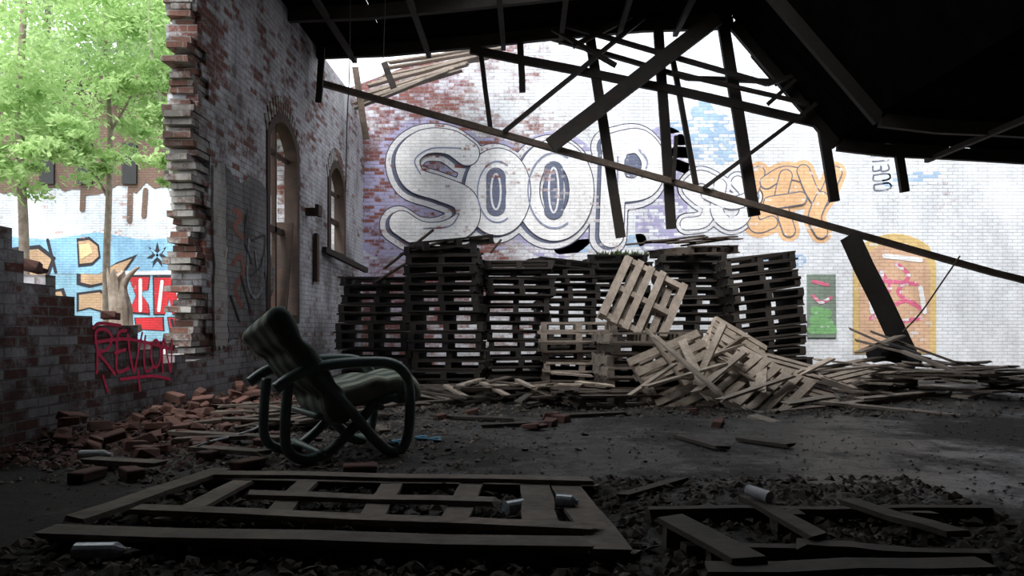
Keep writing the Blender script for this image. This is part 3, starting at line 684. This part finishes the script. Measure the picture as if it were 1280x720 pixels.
for (a_, b_) in [((210,540),(350,548)),((300,500),(340,520)),((215,550),(330,545)),((110,575),(200,580)),((240,560),(330,566))]:
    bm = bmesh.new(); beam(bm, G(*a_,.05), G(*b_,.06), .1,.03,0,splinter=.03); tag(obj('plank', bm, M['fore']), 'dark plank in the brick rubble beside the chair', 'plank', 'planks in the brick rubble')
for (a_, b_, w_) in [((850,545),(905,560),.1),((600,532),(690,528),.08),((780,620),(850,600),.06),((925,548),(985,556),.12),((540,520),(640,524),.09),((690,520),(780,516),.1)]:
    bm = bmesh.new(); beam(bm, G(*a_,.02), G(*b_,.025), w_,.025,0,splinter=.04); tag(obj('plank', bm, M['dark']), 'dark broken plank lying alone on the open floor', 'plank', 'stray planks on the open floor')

# ---------------------------------------------------------------- loose bricks
BR = []
for s_ in range(6):
    bm = bmesh.new(); L_ = (.2,.2,.13,.16,.1,.08)[s_]
    vs = box(bm, (0,0,0), (L_,.095,.06), None, .007 if s_ < 2 else .02)
    bmesh.ops.bevel(bm, geom=bm.edges[:], offset=.007, segments=1, affect='EDGES')
    me = bpy.data.meshes.new('brick'); bm.to_mesh(me); bm.free(); me.materials.append(M['brick']); BR.append(me)
def bricks(n, fx, label, group, tilt=.35, pool=None):
    for i in range(n):
        o = bpy.data.objects.new('brick', R.choice(pool or BR)); COL.objects.link(o)
        o.location = fx(); o.rotation_euler = (R.uniform(-tilt,tilt), R.uniform(-tilt,tilt), R.uniform(0,6.3)); tag(o, label, 'brick', group)
def f1():
    d = abs(R.gauss(0,.4)); y = R.uniform(4.7,8.2); h = max(0,.2-.35*d)
    return (LX+.18+d, y, .04+R.uniform(0,h))
bricks(70, f1, 'loose red brick in the rubble at the foot of the left wall', 'bricks along the left wall')
bricks(18, lambda: (R.uniform(-3.1,-1.9), R.uniform(4.2,6.2), .033), 'loose red brick on the floor left of the chair', 'bricks left of the chair', .15, BR[1:])
bricks(9, lambda: (R.uniform(-1.2,2.4), R.uniform(5.6,7.0), .03), 'broken brick on the open floor behind the chair', 'bricks on the open floor', .12, BR[2:])
bricks(7, lambda: (LX-.15, (y:=R.uniform(5.0,7.2)), lowz(y)+.09), 'loose brick resting on top of the low broken wall', 'bricks on the low wall', .2)
for (px,py) in ((310,577),(265,565),(185,560),(165,588),(110,590),(450,583)):
    g_ = G(px,py,.05); o = bpy.data.objects.new('brick', BR[0]); COL.objects.link(o); o.location = (g_.x,g_.y,.035); o.rotation_euler = (0,0,R.uniform(0,3)); tag(o, 'whole brick lying in the rubble in front of the left wall', 'brick', 'whole bricks near the chair')

def chips(nm, n, fx, mat, smin, smax, label):
    bm = bmesh.new()
    for i in range(n):
        c = Vector(fx()); s = smin+(smax-smin)*R.random()**2; c.x = max(c.x, LX+.06)
        q = Euler((R.uniform(-.5,.5),R.uniform(-.5,.5),R.uniform(0,6.3))).to_matrix()
        pts = [q @ Vector((R.uniform(.5,1)*s*math.cos(k_*math.pi/2), R.uniform(.4,1)*s*math.sin(k_*math.pi/2), 0)) for k_ in range(4)]
        vs = [bm.verts.new(c+p) for p in pts]; top = bm.verts.new(c+Vector((0,0,s*R.uniform(.2,.6))))
        for k_ in range(4): bm.faces.new((vs[k_], vs[(k_+1)%4], top))
    tag(obj(nm, bm, mat), label, 'debris', None, 'stuff')
chips('floor_debris', 4500, lambda: ((y:=R.uniform(2.0,9)) and R.uniform(-.8,.8)*y+.2, y, .004), M['dirt'], .005,.022, 'dark chips and leaf litter covering the dirty floor')
chips('rubble', 5200, lambda: (R.gauss(-1.9,.9), R.uniform(3.8,7.8), .006), M['fore'], .006,.045, 'splinter and plaster rubble around the chair')
chips('pale_chips', 1500, lambda: (R.gauss(1.2,1.3), R.uniform(4,8), .004), M['chip'], .003,.010, 'small pale chips scattered over the open floor')
chips('brick_rubble', 3200, lambda: (LX+.06+(d:=abs(R.gauss(0,.7))), R.uniform(4.2,8.6), .01+R.uniform(0,max(0,.14-.22*d))), M['brick'], .012,.06, 'small broken brick rubble along the left wall')
chips('wood_splinters', 2400, lambda: (R.gauss(1.8,2.2), R.uniform(6.6,9.3), .01), M['pallet2'], .01,.06, 'wood splinters around the heaps')
chips('foreground_debris', 5200, lambda: (R.uniform(-2,2.2), R.uniform(1.9,3.9), R.uniform(.01,.03)), M['dirt'], .008,.055, 'dark leaves and dirt clods in the foreground')
chips('foreground_splinters', 900, lambda: (R.uniform(-2,2.2), R.uniform(1.9,3.9), .02), M['fore'], .006,.03, 'pale splinters among the foreground boards')

def bottle(loc, rot, mat, label, cat, L_=.2, r=.035, nm='bottle'):
    t_ = thing(nm, label, cat, loc, rot)
    bm = bmesh.new(); tube(bm, [(0,0,0),(L_*.5,0,0),(L_*.72,0,0)], r, 14, 2); tube(bm, [(L_*.72,0,0),(L_*.9,0,0)], r, 14, 1, taper=r*.4); obj('body', bm, mat, t_, False)
    bm = bmesh.new(); tube(bm, [(L_*.9,0,0),(L_,0,0)], r*.42, 10, 1); obj('cap', bm, M['litter_white'], t_)
bottle(G(100,571,.03)+Vector((0,0,.01)), (0,0,.1), M['litter_white'], 'white bottle lying at the left edge among bricks', 'bottle')
bottle(G(95,690,.04), (0,0,.05), M['clear'], 'clear crumpled bottle lying in the lower left corner', 'bottle')
bottle(G(632,636,.04), (0,0,.6), M['clear'], 'clear bottle lying inside the wooden frame between cross boards', 'bottle', .13)
bottle(G(696,638,.045)+Vector((0,0,.045)), (0,0,-.3), M['clear'], 'crushed clear bottle at the right end of the wooden frame', 'bottle', .1, .03)
bm = bmesh.new(); tube(bm, [G(935,612,.155),G(962,622,.145)], .023, 16, 1, taper=.027); tag(obj('paper_cup', bm, M['litter_white']), 'white paper cup lying on a board in the right foreground', 'cup')
for (px,py) in ((528,547),(545,549),(500,552)):
    g_ = G(px,py,.02); bm = bmesh.new(); bmesh.ops.create_icosphere(bm, subdivisions=2, radius=.05)
    for v in bm.verts: v.co = Vector((v.co.x*1.2, v.co.y, v.co.z*.4))*(1+mn.noise(v.co*30)*.5)
    o = obj('plastic_scrap', bm, M['blue_plastic']); o.location = g_; tag(o, 'blue crumpled plastic scrap on the floor behind the chair', 'plastic scrap', 'blue plastic scraps')
bm = bmesh.new(); tube(bm, [G(240,560,.03),G(262,552,.12),G(290,545,.06),G(318,536,.12),(G(332,525,.05))], .008, 6); tag(obj('cable', bm, M['litter_white']), 'thin pale wire curling through the bricks left of the chair', 'cable')

# ---------------------------------------------------------------- outside
OB = thing('painted_building', 'white brick building covered in graffiti beyond the broken wall', 'building', (-11,20,0))
lp = [(-26,0),(-6,0),(-6,8.0),(-26,8.0)]
def inv(o): o.matrix_parent_inverse = Matrix.Translation(-OB.location); return o
inv(link('brick_wall', poly_mesh([lp], .3, Matrix.Translation((0,OY+.16,0)) @ M_BACK), M['out'], OB))
bm = bmesh.new(); box(bm, (-16,20.0,8.05), (20,.9,.2)); inv(obj('roof_edge', bm, M['frame'], OB))
def os_(paths, r, mat, layer, label):
    for p in paths: inv(strokes('graffiti', [p], r, M[mat], OB, 'O', layer, label))
def op(pts, mat, layer, label, nm='graffiti'): inv(patch(nm, pts, M[mat], OB, 'O', layer, .003, label))
top = [(-100,112),(380,112)]; bot = []
x = 380
while x > -100: bot.append((x, R.uniform(228,246))); x -= R.uniform(6,16)
op(top+bot+[(-100,238)], 'o_brown', 1, 'bare brown brick on the upper wall above the whitewash', 'bare_brick')
for px in (60,108,163,216):
    bm = bmesh.new(); c = OW(px,205); box(bm, (c[0],19.97,c[1]), (.42,.08,1.2)); inv(obj('window', bm, M['black'], OB))
os_([[(104,236),(103,262)],[(163,236),(162,276)],[(182,238),(180,270)],[(221,236),(222,262)]], .08, 'o_brown', 1.5, 'dark drip running down the white wall')
op([(-30,292),(60,300),(120,290),(180,300),(245,296),(245,342),(-30,342)], 'o_blue', 1.2, 'blue painted band')
op([(-30,343),(245,343),(245,428),(-30,428)], 'o_teal', 1.2, 'teal lower band')
for pts in ([(160,344),(188,344),(186,362),(174,364),(186,380),(188,394),(160,392),(170,370)], [(191,344),(232,344),(232,392),(216,394),(212,372),(206,394),(192,394)], [(168,397),(205,396),(206,414),(170,412)], [(209,396),(240,396),(240,418),(212,416)]):
    op(pts, 'o_black', 3, 'dark edge of a red block letter')
    cx = sum(p[0] for p in pts)/len(pts); cy = sum(p[1] for p in pts)/len(pts)
    op([(cx+(x-cx)*.9, cy+(y-cy)*.9) for x,y in pts], 'o_red', 4.5, 'red block letter')
os_([[(176,350),(176,388)],[(203,352),(199,388)],[(221,352),(226,386)]], .05, 'o_white', 6, 'white gap in the red letters')
op([(152,339),(245,338),(245,343),(152,344)], 'o_white', 5.5, 'white line above the red letters')
for pts in ([(96,298),(112,296),(124,306),(126,322),(116,332),(98,334)], [(96,342),(122,344),(146,328),(172,318),(160,336),(138,354),(112,360),(96,356)], [(96,366),(126,362),(140,372),(132,392),(112,386),(96,390)], [(10,310),(50,306),(70,322),(60,350),(30,356),(8,340)], [(40,366),(80,360),(88,384),(60,396),(36,388)]):
    op(pts, 'o_black', 3, 'dark edge of a tan mural letter')
    cx = sum(p[0] for p in pts)/len(pts); cy = sum(p[1] for p in pts)/len(pts)
    op([(cx+(x-cx)*.84, cy+(y-cy)*.78) for x,y in pts], 'o_orange', 4.5, 'tan mural letter')
op([(100,306),(112,304),(116,316),(102,324)], 'o_yellow', 6, 'yellow letter highlight')
st = []
for i in range(14):
    a_ = math.pi*2*i/14-math.pi/2; rr = 17 if i % 2 == 0 else 7; st.append((197+rr*math.cos(a_)*.85, 319+rr*math.sin(a_)))
op(st, 'o_black', 3, 'black painted star')
os_([[(190,312),(204,326)],[(204,312),(190,326)]], .035, 'o_blue', 5, 'pale line across the star')
os_([[(215,400),(222,425)],[(60,300),(70,340)]], .045, 'o_black', 5, 'black line')
def foliage(par, blobs, n, mat, s=(.05,.1)):
    bm = bmesh.new()
    sub = []
    for c, r in blobs:
        for q in range(10):
            d = Vector((R.gauss(0,1),R.gauss(0,1),R.gauss(0,.7))).normalized()*r*R.uniform(.2,1.15); sub.append((Vector(c)+d, r*R.uniform(.18,.42)))
    for i in range(n):
        c, r = R.choice(sub)
        d = Vector((R.gauss(0,.6),R.gauss(0,.6),R.gauss(0,.28)))*r*1.3
        p = c+d; q = Euler((R.uniform(-1,1),R.uniform(-1,1),R.uniform(0,6.3))).to_matrix(); sz = R.uniform(*s)
        bm.faces.new([bm.verts.new(p+q @ Vector(v)*sz) for v in ((-1,0,0),(0,-.45,0),(1,0,0),(0,.45,0))])
    me = bpy.data.meshes.new('foliage'); bm.to_mesh(me); bm.free(); return link('foliage', me, mat, par)
def tree(base, path, r, bm_mat, blobs, n, label, mat='leaf', branches=(), s=(.04,.09)):
    t_ = thing('tree', label, 'tree', base); mi = Matrix.Translation(-Vector(base))
    bm = bmesh.new(); tube(bm, path, r, 10, 5, taper=r*.4); o = obj('trunk', bm, M[bm_mat], t_, True); o.matrix_parent_inverse = mi
    for b_ in branches:
        bm = bmesh.new(); tube(bm, b_, r*.4, 7, 4, taper=r*.1); o = obj('branch', bm, M[bm_mat], t_, True); o.matrix_parent_inverse = mi
    if n: foliage(t_, blobs, n, M[mat], s).matrix_parent_inverse = mi
def bl(lst, D): return [(P(x,y,D+R.uniform(-1,1)), r) for x,y,r in lst]
b1 = P(134,420,14); b1.z = 0
tree(b1, [b1,P(133,340,14),P(136,250,14),P(138,165,14),P(132,60,14),P(130,-60,14)], .08, 'bark', bl([(120,40,1.0),(60,80,1.2),(160,90,.8),(105,140,.9),(20,60,1.3),(140,10,1.1),(150,-60,1.6),(60,-40,1.6),(30,150,.9),(112,185,.6),(172,165,.6),(125,210,.35),(185,120,.6),(90,180,.5)],14), 15000, 'tree with slender upright brown trunk behind the low wall', 'leaf', [[P(136,250,14),P(110,200,14),P(80,150,14)],[P(138,165,14),P(170,110,14),P(190,60,14)]])
b2 = P(226,420,13); b2.z = 0
tree(b2, [b2,P(228,300,13),P(214,220,13),P(203,140,13),P(190,70,13),P(186,20,13),P(188,-60,13)], .04, 'palebark', bl([(190,30,.8),(215,90,.6),(208,150,.5),(180,-30,1.2),(225,20,.6),(215,205,.4)],13), 6000, 'thin pale curving tree close to the broken pier', 'leaf', [[P(203,140,13),P(215,100,13),P(232,30,13)]])
b3 = P(30,420,12); b3.z = 0
tree(b3, [b3,P(30,300,12),P(24,150,12),P(30,0,12),P(30,-80,12)], .09, 'bark', bl([(20,60,1.3),(60,10,1.2),(-20,130,1.2),(40,150,.9),(70,190,.5),(0,220,.6)],12), 8000, 'leafy tree at the far left edge', 'leaf')
for i, (px, D, lab) in enumerate(((60,26,'tall dark tree rising behind the left of the painted building'),(150,27,'tall dark tree rising behind the middle of the painted building'),(215,26,'tall dark tree rising behind the right of the painted building'))):
    b4 = P(px,420,D); b4.z = 0
    tree(b4, [b4,P(px+3,200,D),P(px,60,D),P(px,-60,D)], .2, 'bark', bl([(px,110,1.9),(px-30,80,2.1),(px+25,60,2.1),(px,0,2.6),(px,-60,2.6)],D), 5000, lab, 'leafd', s=(.09,.18))
b5 = P(150,430,8.6); b5.z = 0
t_ = thing('tree_stump', 'broken dead tree stump standing behind the low brick wall', 'tree stump', b5)
bm = bmesh.new(); rings = []
for i, (px, py, r) in enumerate(((150,440,.17),(151,410,.14),(150,385,.13),(147,365,.11),(145,352,.10))):
    c = P(px,py,8.6)
    if i == 0: c.z = 0
    ring = []
    for q in range(14):
        a_ = q*math.pi*2/14; tp = (R.uniform(-.05,.2) if i == 4 else 0)
        ring.append(bm.verts.new(c+Vector((math.cos(a_)*r*R.uniform(.85,1.15), math.sin(a_)*r, tp))))
    rings.append(ring)
for i in range(4):
    for q in range(14): bm.faces.new((rings[i][q], rings[i][(q+1)%14], rings[i+1][(q+1)%14], rings[i+1][q]))
bm.faces.new(rings[4])
o = obj('trunk', bm, M['bark'], t_); o.matrix_parent_inverse = Matrix.Translation(-b5)
bm = bmesh.new(); tube(bm, [P(149,372,8.6),P(158,350,8.6),P(168,338,8.6),P(174,334,8.6)], .05, 8, 4, taper=.012)
o = obj('branch', bm, M['bark'], t_, True); o.matrix_parent_inverse = Matrix.Translation(-b5)

# ---------------------------------------------------------------- light, camera
w = bpy.data.worlds.new('World'); S.world = w; w.use_nodes = True
bg = w.node_tree.nodes['Background']; bg.inputs[0].default_value = (.9,.95,1,1); bg.inputs[1].default_value = 1.9
sd = bpy.data.lights.new('Sun', 'SUN'); sd.energy = 4.6; sd.angle = math.radians(30); sd.color = (1,.97,.93)
so = bpy.data.objects.new('Sun', sd); COL.objects.link(so)
so.rotation_euler = Vector((.12,.42,-.90)).to_track_quat('-Z','Y').to_euler(); so.location = (4,6,12)
cam = bpy.data.cameras.new('Camera'); cam.sensor_width = 36; cam.lens = 36*F/1280
cam.shift_x = -(VX-640)/1280; cam.shift_y = (VY-360)/1280; cam.clip_start = .05
co = bpy.data.objects.new('Camera', cam); COL.objects.link(co); co.location = (0,0,CH); co.rotation_euler = (math.pi/2,0,0)
S.camera = co
S.view_settings.view_transform = 'Standard'; S.view_settings.look = 'None'; S.view_settings.exposure = .38
